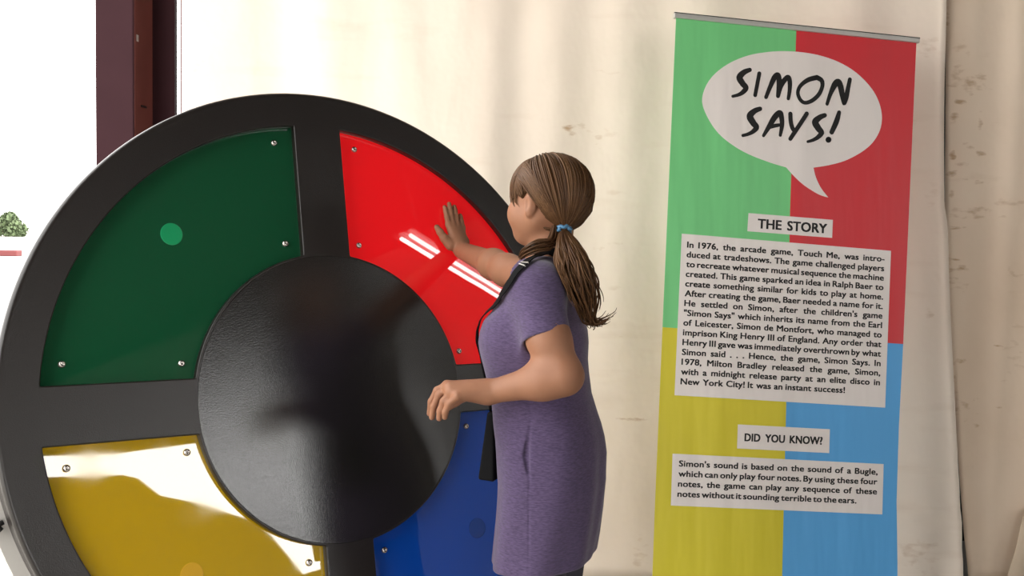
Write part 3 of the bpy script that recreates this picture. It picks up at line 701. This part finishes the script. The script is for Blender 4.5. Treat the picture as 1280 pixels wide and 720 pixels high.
# left hand, hanging relaxed from the wrist
def finger(pts, r0, r1, k=.004):
    rr = np.linspace(r0, r1, len(pts))
    for i in range(len(pts) - 1): add(d_cone(pts[i], pts[i + 1], rr[i], rr[i + 1]), k if i else .005)
KL = [at(572, 495, 2.254), at(565, 489, 2.270), at(561, 484, 2.288), at(559, 481, 2.306)]
for i, kk in enumerate(KL): add(d_cone(WRL + (kk - WRL) * .12, kk, .0205, .0105), .012)
add(d_cone(WRL, (KL[1] + KL[2]) / 2, .0235, .014), .016)
finger([KL[0], at(561, 505, 2.256), at(556.5, 515, 2.261), at(556, 521.5, 2.264)], .0086, .0062)
finger([KL[1], at(554.5, 502, 2.271), at(550, 514, 2.276), at(549, 523, 2.279)], .0090, .0064)
finger([KL[2], at(549, 493, 2.290), at(542, 508, 2.295), at(540, 521.5, 2.298)], .0092, .0066)
finger([KL[3], at(546.5, 488, 2.309), at(539, 502, 2.315), at(537, 517, 2.320)], .0090, .0064)
finger([at(597, 489, 2.310), at(581, 495, 2.332), at(569, 503, 2.338), at(561, 509, 2.338)], .0135, .0078)
# right hand, pressed flat on the red panel
KR = [onpan(560.6, 281, .012), onpan(565.6, 280, .013), onpan(571.5, 281, .0125), onpan(578, 284.5, .011)]
for kk in KR: add(d_cone(WRR + (kk - WRR) * .18 + DR[:, 2] * -.006, kk, .0175, .0088), .010)
add(d_cone(onpan(560.5, 303, .014), onpan(581, 303, .014), .014, .013), .018)
TR = [(555.8, 257.5), (561.3, 253.5), (567.8, 257), (575.2, 267.5)]
for kk, tp, (kx, ky), rr in zip(KR, TR, [(560.6, 281), (565.6, 280), (571.5, 281), (578, 284.5)], (.0078, .0080, .0078, .0070)):
    m1 = onpan(kx + (tp[0] - kx) * .42, ky + (tp[1] - ky) * .42, .0125); m2 = onpan(kx + (tp[0] - kx) * .75, ky + (tp[1] - ky) * .75, .0100)
    finger([kk, m1, m2, onpan(tp[0], tp[1] + 1.5, .0072)], rr * 1.05, rr * .78, .003)
finger([onpan(563, 307, .018), onpan(555.5, 298, .015), onpan(550, 290, .012), onpan(546, 284, .0085)], .0140, .0078)
lo, hi = np.array([-.30, 2.02, -.002]), np.array([.34, 3.02, 1.50])
pos, F = surface(body, lo, hi, .0032)
gx = empty('person', (hipc[0], YB, 0), 'girl in purple dress with brown ponytail pressing a hand on the red panel', 'person')
new_mesh('body', pos, F, M['skin'], gx, True)
for s in (1, -1):
    for nm, c, r, mm in (('eye', (.076, s * .029, -.013), .0105, M['eye']), ('iris', (.0815, s * .0285, -.013), .0062, M['iris'])):
        bm = bmesh.new(); bmesh.ops.create_uvsphere(bm, u_segments=16, v_segments=10, radius=r); vv = [HR @ np.array(q.co) + Hd(*c) for q in bm.verts]; ff = [[q.index for q in p.verts] for p in bm.faces]; bm.free()
        if nm == 'eye': eo = new_mesh(nm, vv, ff, mm, gx, True)
        else: new_mesh(nm, vv, ff, mm, eo, True)
# leggings and shoes
lg = []
for hp, kn, an in feet:
    for a, b, ra, rb in ((hp, kn, .078, .060), (kn, kn * .55 + an * .45 - FT * .012, .058, .060), (kn * .55 + an * .45 - FT * .012, an + np.array([0, 0, .02]), .060, .045)): lg.append((d_cone(a, b, ra, rb), .02, 'u'))
lg.append((d_plane((0, 0, .62), (0, 0, 1)), .004, 'i'))
pos, F = surface(lg, (hipc[0] - .3, YB - .3, .03), (hipc[0] + .3, YB + .3, .75), .006); new_mesh('leggings', pos, F, M['legging'], gx, True)
for hp, kn, an in feet:
    a = np.array([an[0], an[1], 0])
    shp = [(d_cone(a + np.array([0, 0, .045]) - FT * .015, a + FT * .15 + np.array([0, 0, .034]), .041, .036), .02, 'u'), (d_cone(a + np.array([0, 0, .05]), a + np.array([0, 0, .085]), .042, .041), .02, 'u'), (d_plane((0, 0, .001), (0, 0, -1)), .004, 'i'), (d_plane((0, 0, .095), (0, 0, 1)), .004, 'i')]
    pos, F = surface(shp, a - np.array([.25, .25, .01]), a + np.array([.25, .25, .12]), .005); new_mesh('shoe', pos, F, M['shoe'], gx, True)
# dress
HEMZ = at(640, 712, YB)[2]
hemn = nrm(np.array([0, 0, -1.0]) - .08 * FT)
SE_L = at(683, 424, 2.268); axl = nrm(SE_L - at(670, 364, 2.312))
SE_R = SHR + (ELR - SHR) * .42; axr = nrm(ELR - SHR)
def capcone(a, b, ra, rb):
    c = d_cone(a, b + (b - a) * .3, ra, rb); p = d_plane(b, np.asarray(b) - np.asarray(a)); return lambda P: np.maximum(c(P), p(P))
def slit(P):                                # pocket opening on the near side
    return None
dress = [(d_torso(0., .0035), .02, 'u'),
         (d_cone(at(686, 345, 2.435) + LT * .045, at(674, 356, 2.325), .047, .052), .045, 'u'), (d_cone(at(686, 345, 2.435) - LT * .045, SHR, .046, .050), .045, 'u'),
         (capcone(at(670, 364, 2.312), SE_L, .0555, .0535), .030, 'u'), (capcone(SHR, SE_R, .052, .050), .03, 'u'),
         (d_ell(at(641, 428, 2.40), np.stack([FT, LT, UP], 1), (.052, .085, .060)), .04, 'u')]
def tubeh(a, b, r0): c = d_cone(a, b, r0, r0); return c
dress += [(tubeh(SE_L - axl * .02, SE_L + axl * .05, .0485), .003, 's'), (tubeh(SE_R - axr * .02, SE_R + axr * .05, .045), .003, 's')]
# pocket: a shallow vertical lens cut into the side seam
def side_pt(px, py, off):                   # first hit of the photo's ray on the dress
    d = nrm(ray(px, py)); t = 1.9
    for _ in range(60): t += float(evalf(dress[:6], (CAM_P + d * t)[None])[0]) * .8
    return CAM_P + d * (t + off)
pk = [side_pt(662, 533, .0), side_pt(657.5, 570, .001), side_pt(661.5, 600, .0)]
dress += [(d_cone(pk[0], pk[1], .0015, .0075), .003, 's'), (d_cone(pk[1], pk[2], .0075, .0015), .003, 's')]
for a, b in (((663, 505), (661.5, 600)), ((661.5, 600), (660.5, 716)), ((639, 623), (659, 624))):   # stitched seams
    prev = None
    for t in np.linspace(0, 1, 5):
        q = side_pt(a[0] + (b[0] - a[0]) * t, a[1] + (b[1] - a[1]) * t, 0.)
        if prev is not None: dress.append((d_cone(prev, q, .0012, .0012), .003, 's'))
        prev = q
hemplane = d_plane((at(677, 713, 2.33)), hemn)
dress.append((hemplane, .003, 'i'))
inner = d_torso(.008, .0035, zlo=0.); hp2 = d_plane((0, 0, HEMZ + .07), (0, 0, 1)); dress.append((lambda P: np.maximum(inner(P), hp2(P)), .003, 's'))
neckcut = d_cone(NK0 + np.array([0, 0, .03]), NK1 + UP * .004, .052, .060); dress.append((neckcut, .004, 's'))
pos, F = surface(dress, (hipc[0] - .32, 2.08, HEMZ - .03), (hipc[0] + .30, 2.80, 1.27), .0036)
tag(new_mesh('dress', pos, F, M['purple'], gx, True), 'heather purple short sleeved jersey dress')

# hair: a cap over the skull plus several hundred locks
cap = [(d_ell(Hd(-.004, 0, .008), HR, (.0955, .0775, .0845)), .01, 'u'), (d_plane(Hd(.086, 0, .028), HR @ np.array([.70, 0, -1.0])), .012, 'i'), (d_ell(Hd(-.002, .078, -.026), HR, (.026, .03, .034)), .01, 's'), (d_ell(Hd(-.002, -.078, -.026), HR, (.026, .03, .034)), .01, 's'),
       (d_cone(Hd(-.058, .012, -.055), Hd(-.062, .030, -.076), .021, .012), .03, 'u')]
pos, F = surface(cap, HC - .17, HC + .17, .004)
hair = new_mesh('hair', pos, F, M['hair_base'], gx, True)
TIE = Hd(-.062, .030, -.078)
ER = np.array([.0955, .0775, .0845]); EC = np.array([-.004, 0, .008])
tl = (np.array([-.062, .030, -.078]) - EC) / ER; tlen = np.linalg.norm(tl); td = tl / tlen
class Strands:
    def __init__(s): s.v = []; s.f = []; s.t = []; s.n = 0
    def add(s, P, r, tone, n=5):
        P = np.asarray(P); k = len(P); t = np.gradient(P, axis=0); t /= np.linalg.norm(t, axis=1)[:, None] + 1e-9
        ref = np.array([.3, .2, .93]); u = np.cross(t, ref); u /= np.linalg.norm(u, axis=1)[:, None] + 1e-9; q = np.cross(t, u); a = np.linspace(0, 2 * np.pi, n, endpoint=False)
        V = P[:, None] + np.asarray(r)[:, None, None] * (np.cos(a)[None, :, None] * u[:, None] + np.sin(a)[None, :, None] * q[:, None])
        i, j = np.meshgrid(np.arange(k - 1), np.arange(n), indexing='ij'); i = i.ravel(); j = j.ravel()
        s.f.append(np.stack([i * n + j, i * n + (j + 1) % n, (i + 1) * n + (j + 1) % n, (i + 1) * n + j], 1) + s.n); s.v.append(V.reshape(-1, 3)); s.t.append(np.full(k * n, tone)); s.n += k * n
    def obj(s, name, m, parent):
        o = new_mesh(name, np.concatenate(s.v), np.concatenate(s.f), m, parent, True); a = o.data.attributes.new('tone', 'FLOAT', 'POINT')
        a.data.foreach_set('value', np.concatenate(s.t).astype(np.float32)); return o
def slerp(a, b, t):
    om = math.acos(float(np.clip(a @ b, -1, 1))); return (np.sin((1 - t) * om)[:, None] * a + np.sin(t * om)[:, None] * b) / math.sin(om)
def on_head(dirs, lift): return np.array([HC + HR @ (EC + ER * d * (1 + l)) for d, l in zip(dirs, np.broadcast_to(lift, (len(dirs),)))])
hl = np.array([(.93, 0, .30), (.80, .55, .12), (.46, .88, -.06), (.14, .98, .12), (-.18, .96, .02), (-.36, .85, -.34), (-.55, .55, -.66), (-.66, .0, -.76), (-.55, -.55, -.66), (-.36, -.85, -.34), (-.18, -.96, .02), (.14, -.98, .12), (.46, -.88, -.06), (.80, -.55, .12)])
HLc = catmull(hl, 20, True)
sd = Strands(); T16 = np.linspace(0, 1, 18)
for i in range(760):
    if i % 5 < 2: d0 = HLc[RNG.integers(len(HLc))] + RNG.normal(0, .03, 3)
    else:
        a = RNG.uniform(-.35, 2.4); d0 = np.array([math.cos(a) * .9, RNG.normal(0, .42), math.sin(a)])
    d0 = nrm(d0)
    if d0 @ td > .93: continue
    if d0[2] < .70 * d0[0] - .38: continue
    e = RNG.normal(0, .05, 3); dd = slerp(d0, nrm(td + e * .4), T16)
    lift = .012 + RNG.uniform(0, .045) * np.sin(np.pi * np.minimum(T16 * 1.2, 1)) + (tlen - 1.0) * T16 ** 3
    P = on_head(dd, lift); q = (P - HC) @ HR
    if ((np.abs(q[:, 0] + .001) < .021) & (q[:, 2] < .006) & (q[:, 2] > -.055) & (np.abs(q[:, 1]) > .04)).any(): continue
    P[-1] = TIE + RNG.normal(0, .004, 3)
    P[-2] = P[-2] * .55 + TIE * .45 + RNG.normal(0, .002, 3)
    rr = .0030 * np.minimum(1, .35 + T16 * 3) * (1 - .45 * T16)
    sd.add(P, rr, float(np.clip(RNG.beta(2, 2.2), 0, 1)))
for i in range(260):                         # fringe, combed forward over the brow
    l = RNG.uniform(-.88, .88); d0 = nrm(np.array([.42 + RNG.normal(0, .06), l * .7, .85])); d1 = nrm(np.array([.93 - .42 * abs(l) ** 1.5, l * 1.0, -.02 + RNG.normal(0, .05) - .16 * max(abs(l) - .35, 0) / .5]))
    dd = slerp(d0, d1, T16); P = on_head(dd, .015 + RNG.uniform(.0, .05) * np.sin(np.pi * T16 * .8) + .02 * T16)
    sd.add(P, .0028 * np.minimum(1, .3 + T16 * 3) * (1 - .75 * T16 ** 2), float(RNG.beta(2.4, 2)))
for i in range(130):                         # temple hair down to the ear
    for s in (1, -1):
        d0 = nrm(np.array([.45 + RNG.normal(0, .13), s * (.58 + RNG.normal(0, .08)), .66])); d1 = nrm(np.array([RNG.uniform(.20, .72), s * .88, -.06 + RNG.normal(0, .06)]))
        sd.add(on_head(slerp(d0, d1, T16), .014 + RNG.uniform(0, .03) * np.sin(np.pi * T16 * .8)), .0026 * np.minimum(1, .35 + T16 * 3) * (1 - .7 * T16 ** 2), float(RNG.beta(2.4, 2.2)))
for i in range(90):                          # short nape hair drawn up into the tie
    s = 1 if i % 3 else -1; d0 = nrm(np.array([RNG.uniform(-.62, -.16), s * RNG.uniform(.55, .95), RNG.uniform(-.62, -.05)])); dd = slerp(d0, td, T16)
    P = on_head(dd, .010 + RNG.uniform(0, .03) * np.sin(np.pi * T16) + (tlen - 1.0) * T16 ** 2); P[-1] = TIE + RNG.normal(0, .004, 3)
    sd.add(P, .0026 * np.minimum(1, .3 + T16 * 3) * (1 - .4 * T16), float(RNG.beta(2, 2.4)))
for i in range(14):                          # wisps in front of the ear
    for s in (1, -1):
        d0 = nrm(np.array([.55, s * .62, .55])); d1 = nrm(np.array([.52 + RNG.normal(0, .06), s * .86, -.45 + RNG.normal(0, .10)])); P = on_head(slerp(d0, d1, T16), .02 + .03 * T16)
        sd.add(P, .0015 * (1 - .8 * T16), float(RNG.uniform(.3, .9)))
for i in range(300):                         # locks swept back above the ear to the tie
    for s in (1, -1):
        a = RNG.uniform(0, 1); d0 = nrm(np.array([.93 - .42 * a, s * (.10 + .72 * a), .34 - .22 * a + RNG.uniform(0, .5) * (1 - .5 * a)])); dm = nrm(np.array([-.05 + RNG.normal(0, .08), s * 1.0, .34 + RNG.uniform(-.03, .5)]))
        t = T16[:, None]; dd = (1 - t) ** 2 * d0 + 2 * t * (1 - t) * dm * 1.25 + t * t * td; dd /= np.linalg.norm(dd, axis=1)[:, None]
        P = on_head(dd, .012 + RNG.uniform(.005, .035) * np.sin(np.pi * np.minimum(T16 * 1.2, 1)) + (tlen - 1.0) * T16 ** 3); q = (P - HC) @ HR
        if ((np.abs(q[:, 0] + .001) < .016) & (q[:, 2] < -.006) & (q[:, 2] > -.05) & (np.abs(q[:, 1]) > .04)).any(): continue
        P[-1] = TIE + RNG.normal(0, .004, 3); P[-2] = P[-2] * .55 + TIE * .45
        sd.add(P, .0027 * np.minimum(1, .35 + T16 * 3) * (1 - .45 * T16), float(RNG.beta(2.4, 2.4)))
tag(sd.obj('hair_locks', M['hair'], hair), 'brown hair combed back from the fringe')
pt = Strands(); C0 = np.array([TIE, at(709, 304, 2.322), at(716, 328, 2.300), at(724, 352, 2.295), at(731, 376, 2.302), at(737, 398, 2.312)])
for i in range(330):
    a = RNG.uniform(0, 2 * np.pi); rad = math.sqrt(RNG.uniform(0, 1)); wd = np.array([.007, .025, .039, .041, .034, .018]) * rad
    off = np.array([math.cos(a), math.sin(a) * .7, 0]); ks = int(RNG.integers(4, 7)); C = C0[:ks] + wd[:ks, None] * off + RNG.normal(0, .003, (ks, 3)) * np.linspace(0, 1, ks)[:, None]
    if RNG.uniform() < .45 and ks == 6:
        up = RNG.normal(0, .008); C = np.vstack([C, C[-1] + np.array([.012, 0, -.012 + up * .3]), C[-1] + np.array([.030 + up, .004, -.008 + up]), C[-1] + np.array([.042 + up, .004, .006 + up])])
    P = catmull(C, 7); t = np.linspace(0, 1, len(P)); cl = int(a / (2 * np.pi) * 9) + 9 * int(rad * 2.2)
    P = P + (.0055 * t ** 1.2 * np.sin(t * (9 + cl % 4) + cl * 1.7))[:, None] * np.array([1, .3, 0]) + (.003 * t * np.sin(t * 17 + cl))[:, None] * np.array([.3, 1, 0])
    cut = max(8, int(len(P) * RNG.uniform(.78, 1.0))); P = P[:cut]; t = np.linspace(0, 1, len(P))
    pt.add(P, .0030 * (1 - .85 * t ** 2), float(np.clip(.45 + .25 * math.sin(cl * 2.3) + RNG.normal(0, .16), 0, 1)))
for i in range(46):                          # a loose lock falling forward over the shoulder
    j = RNG.normal(0, 1, 3); C = np.array([Hd(-.05, .045, -.070), at(690, 303, 2.338), at(675, 306, 2.330), at(660, 313, 2.338), at(651, 322, 2.36)]) + np.outer(np.array([.3, .8, 1, .8, .35]), j * np.array([.006, .005, .007]))
    P = catmull(C, 5); t = np.linspace(0, 1, len(P)); pt.add(P, .0028 * (1 - .75 * t ** 2), float(RNG.beta(1.8, 2.4)))
tag(pt.obj('ponytail', M['hair'], hair), 'low brown ponytail with flicked ends')
g = G()
for q in range(3):
    ringp = []
    pd = nrm(C0[1] - TIE); e1 = nrm(np.cross(pd, UP)); e2 = np.cross(pd, e1)
    for a in np.linspace(0, 2 * np.pi, 40): ringp.append(TIE + pd * ((q - 1) * .004 + .0025 * math.sin(a * 6 + q * 2)) + (e1 * math.cos(a) + e2 * math.sin(a)) * (.0150 + .0018 * math.sin(a * 7 + q)))
    g.tube(ringp, .0042, 8)
tag(g.obj('hair_tie', M['tie'], hair, True), 'blue braided hair tie')

# ------------------------------------------------------------------ bag on a neck strap
bagc_t, bagc_b = at(625, 510, 2.455), at(619, 594, 2.455)
bag = empty('shoulder_bag', bagc_b, 'flat black bag hanging from a neck strap in front of the purple dress', 'bag')
g = G(); v = []
ax_ = nrm(bagc_b - bagc_t); nx_ = nrm(FT - ax_ * (FT @ ax_))
for base, tk in ((bagc_b, .020), (bagc_t, .009)):
    for l, n_ in ((-1, -1), (1, -1), (1, 1), (-1, 1)): v.append(base + LT * l * .062 + nx_ * n_ * tk)
g.add(v, [(0, 3, 2, 1), (4, 5, 6, 7), (0, 1, 5, 4), (1, 2, 6, 5), (2, 3, 7, 6), (3, 0, 4, 7)])
bo_ = bevel(g.obj('bag_body', M['bagm'], bag), .006, 3)
def on_dress(px, py, off=.0):
    d = nrm(ray(px, py)); t = 1.9; cf = dress[:6] + [(d_cone(NK0, NK1, .046, .055), .02, 'u')]
    for _ in range(80): t += float(np.clip(evalf(cf, (CAM_P + d * t)[None])[0], -.05, .05)) * .7
    return CAM_P + d * (t - off)
SP = [bagc_t + LT * .05, at(608, 474, 2.455), at(601.5, 430, 2.43), at(612, 400, 2.385), at(621, 386, 2.36), on_dress(629, 373), on_dress(639, 356), on_dress(648, 342), on_dress(659, 331), on_dress(675, 323), at(692, 317, 2.385), at(700, 318, 2.44), at(690, 320, 2.50), at(668, 328, 2.515), at(640, 360, 2.52), at(612, 400, 2.52), at(604, 440, 2.53), at(612, 480, 2.52), bagc_t - LT * .05]
core = dress[:6] + [(d_cone(NK0, NK1, .046, .055), .02, 'u')]
Cp = catmull(np.array(SP), 8)
for _ in range(6):
    d0 = evalf(core, Cp); gr_ = np.stack([evalf(core, Cp + .002 * np.eye(3)[i]) - evalf(core, Cp - .002 * np.eye(3)[i]) for i in range(3)], 1); gr_ /= np.linalg.norm(gr_, axis=1)[:, None] + 1e-9
    Cp = Cp + gr_ * np.maximum(.006 - d0, 0)[:, None]
Cp[1:-1] = (Cp[:-2] + 2 * Cp[1:-1] + Cp[2:]) / 4
tt = np.gradient(Cp, axis=0); tt /= np.linalg.norm(tt, axis=1)[:, None]
sd_ = np.cross(tt, gr_); sd_ /= np.linalg.norm(sd_, axis=1)[:, None]
def ribbon(i0, i1, wd, tk, lift=0.):
    g = G(); vv = []
    for i in range(i0, i1):
        for a, b in ((-1, 0), (1, 0), (1, 1), (-1, 1)): vv.append(Cp[i] + sd_[i] * a * wd + gr_[i] * (lift + b * tk))
    k = i1 - i0
    g.add(vv, [(i * 4 + j, (i + 1) * 4 + j, (i + 1) * 4 + (j + 1) % 4, i * 4 + (j + 1) % 4) for i in range(k - 1) for j in range(4)] + [(3, 2, 1, 0), tuple(range(k * 4 - 4, k * 4))])
    return g
so_ = smooth_by_angle(ribbon(0, len(Cp), .0105, .0025).obj('strap', M['strap'], bag), 50)
def to_px(P): q = (P - CAM_P) @ CAM_R; return np.stack([640 - FPX * q[:, 0] / q[:, 2], 360 + FPX * q[:, 1] / q[:, 2]], 1)
i = int(np.argmin(np.linalg.norm(to_px(Cp[:80]) - np.array([652., 331.]), axis=1)))
for k in (0, 2):
    g = ribbon(i + k, i + k + 2, .0115, .0040, .0004); vv = np.array(g.v); c4 = vv[:4].mean(0); g.v = [list(c4 + (q - c4) if j < 4 else np.array(g.v[j - 4]) + (q - np.array(g.v[j - 4])) * min(1, .0022 / max(1e-6, np.linalg.norm(q - np.array(g.v[j - 4]))))) for j, q in enumerate(vv)]
    tag(g.obj('buckle', M['alu'], so_), 'small grey strap buckle')
# ------------------------------------------------------------------ lamp over the right bay (its tubes mirror in the red panel)
M['tube'] = mat('lit_tube', (1, 1, 1), .4, .5, emit=((1.0, .96, .92), 14.0)); M['lampw'] = mat('grey_enamel', (.10, .10, .10), .4)
lf = empty('ceiling_light', (6.1, 1.0, 3.5), 'long twin tube ceiling light hanging in the right bay', 'ceiling light')
g = G(); g.box((4.8, .89, 3.545), (7.45, 1.11, 3.60)); bevel(g.obj('housing', M['lampw'], lf), .01)
for y in (.958, 1.042):
    g = G(); g.tube([(4.86, y, 3.515), (7.40, y, 3.515)], .018, 16); g.obj('lamp_tube', M['tube'], lf, True)
for x in (5.2, 7.0):
    g = G(); g.tube([(x, 1.0, 3.60), (x, 1.0, CEIL)], .006, 8); g.obj('hanger', M['alu'], lf)
# ------------------------------------------------------------------ outdoors, past the open left side
M['leaf'] = mat('bush_leaves', (.060, .085, .036), .8, noise=(6, .3)); M['bark'] = mat('bush_bark', (.10, .075, .05), .9)
M['redpaint'] = mat('red_kerb_paint', (.090, .012, .013), .7)
tc_ = at(8, 284, 46.0); tr_ = empty('bush', (tc_[0], 46.0, -.11), 'green bush outdoors in the bright light beyond the open left side', 'bush')
g = G()
for k in range(7):
    q = np.array([math.cos(k * .9), math.sin(k * .9), 0]); g.tube([(tc_[0], 46, -.12), (tc_[0] + q[0] * .2, 46 + q[1] * .2, tc_[2] * .3), (tc_[0] + q[0] * .5, 46 + q[1] * .4, tc_[2] + .2)], [.04, .03, .012], 6)
g.obj('stem', M['bark'], tr_, True)
g = G(); blobs = [(0, 0, 0, .55), (-.6, 0, .05, .6), (.45, .1, -.12, .42), (.15, 0, .38, .36), (.35, -.1, .15, .35), (-1.2, 0, .1, .6), (.62, 0, -.2, .22)]
for bx_, by_, bz_, br_ in blobs:
    for i in range(int(900 * br_)):
        q = nrm(RNG.normal(0, 1, 3)) * br_ * RNG.uniform(.55, 1.0); c = tc_ + np.array([bx_, by_, bz_]) + q * np.array([1, 1, .85]); c[2] = max(c[2], -.05)
        u = nrm(RNG.normal(0, 1, 3)); v_ = nrm(np.cross(u, RNG.normal(0, 1, 3))); s_l = RNG.uniform(.06, .12)
        g.add([c - u * s_l, c + v_ * s_l * .6 + u * s_l * .1, c + u * s_l, c - v_ * s_l * .6 + u * s_l * .1], [(0, 1, 2, 3)])
g.obj('foliage', M['leaf'], tr_)
b = at(21, 316, 29.0); g = G(); g.box((b[0] - 5, 29.0, -.111), (b[0], 29.35, .055))
tag(bevel(g.obj('kerb', M['redpaint']), .03, 2), 'low red painted kerb on the bright ground outdoors at the left edge', 'kerb')
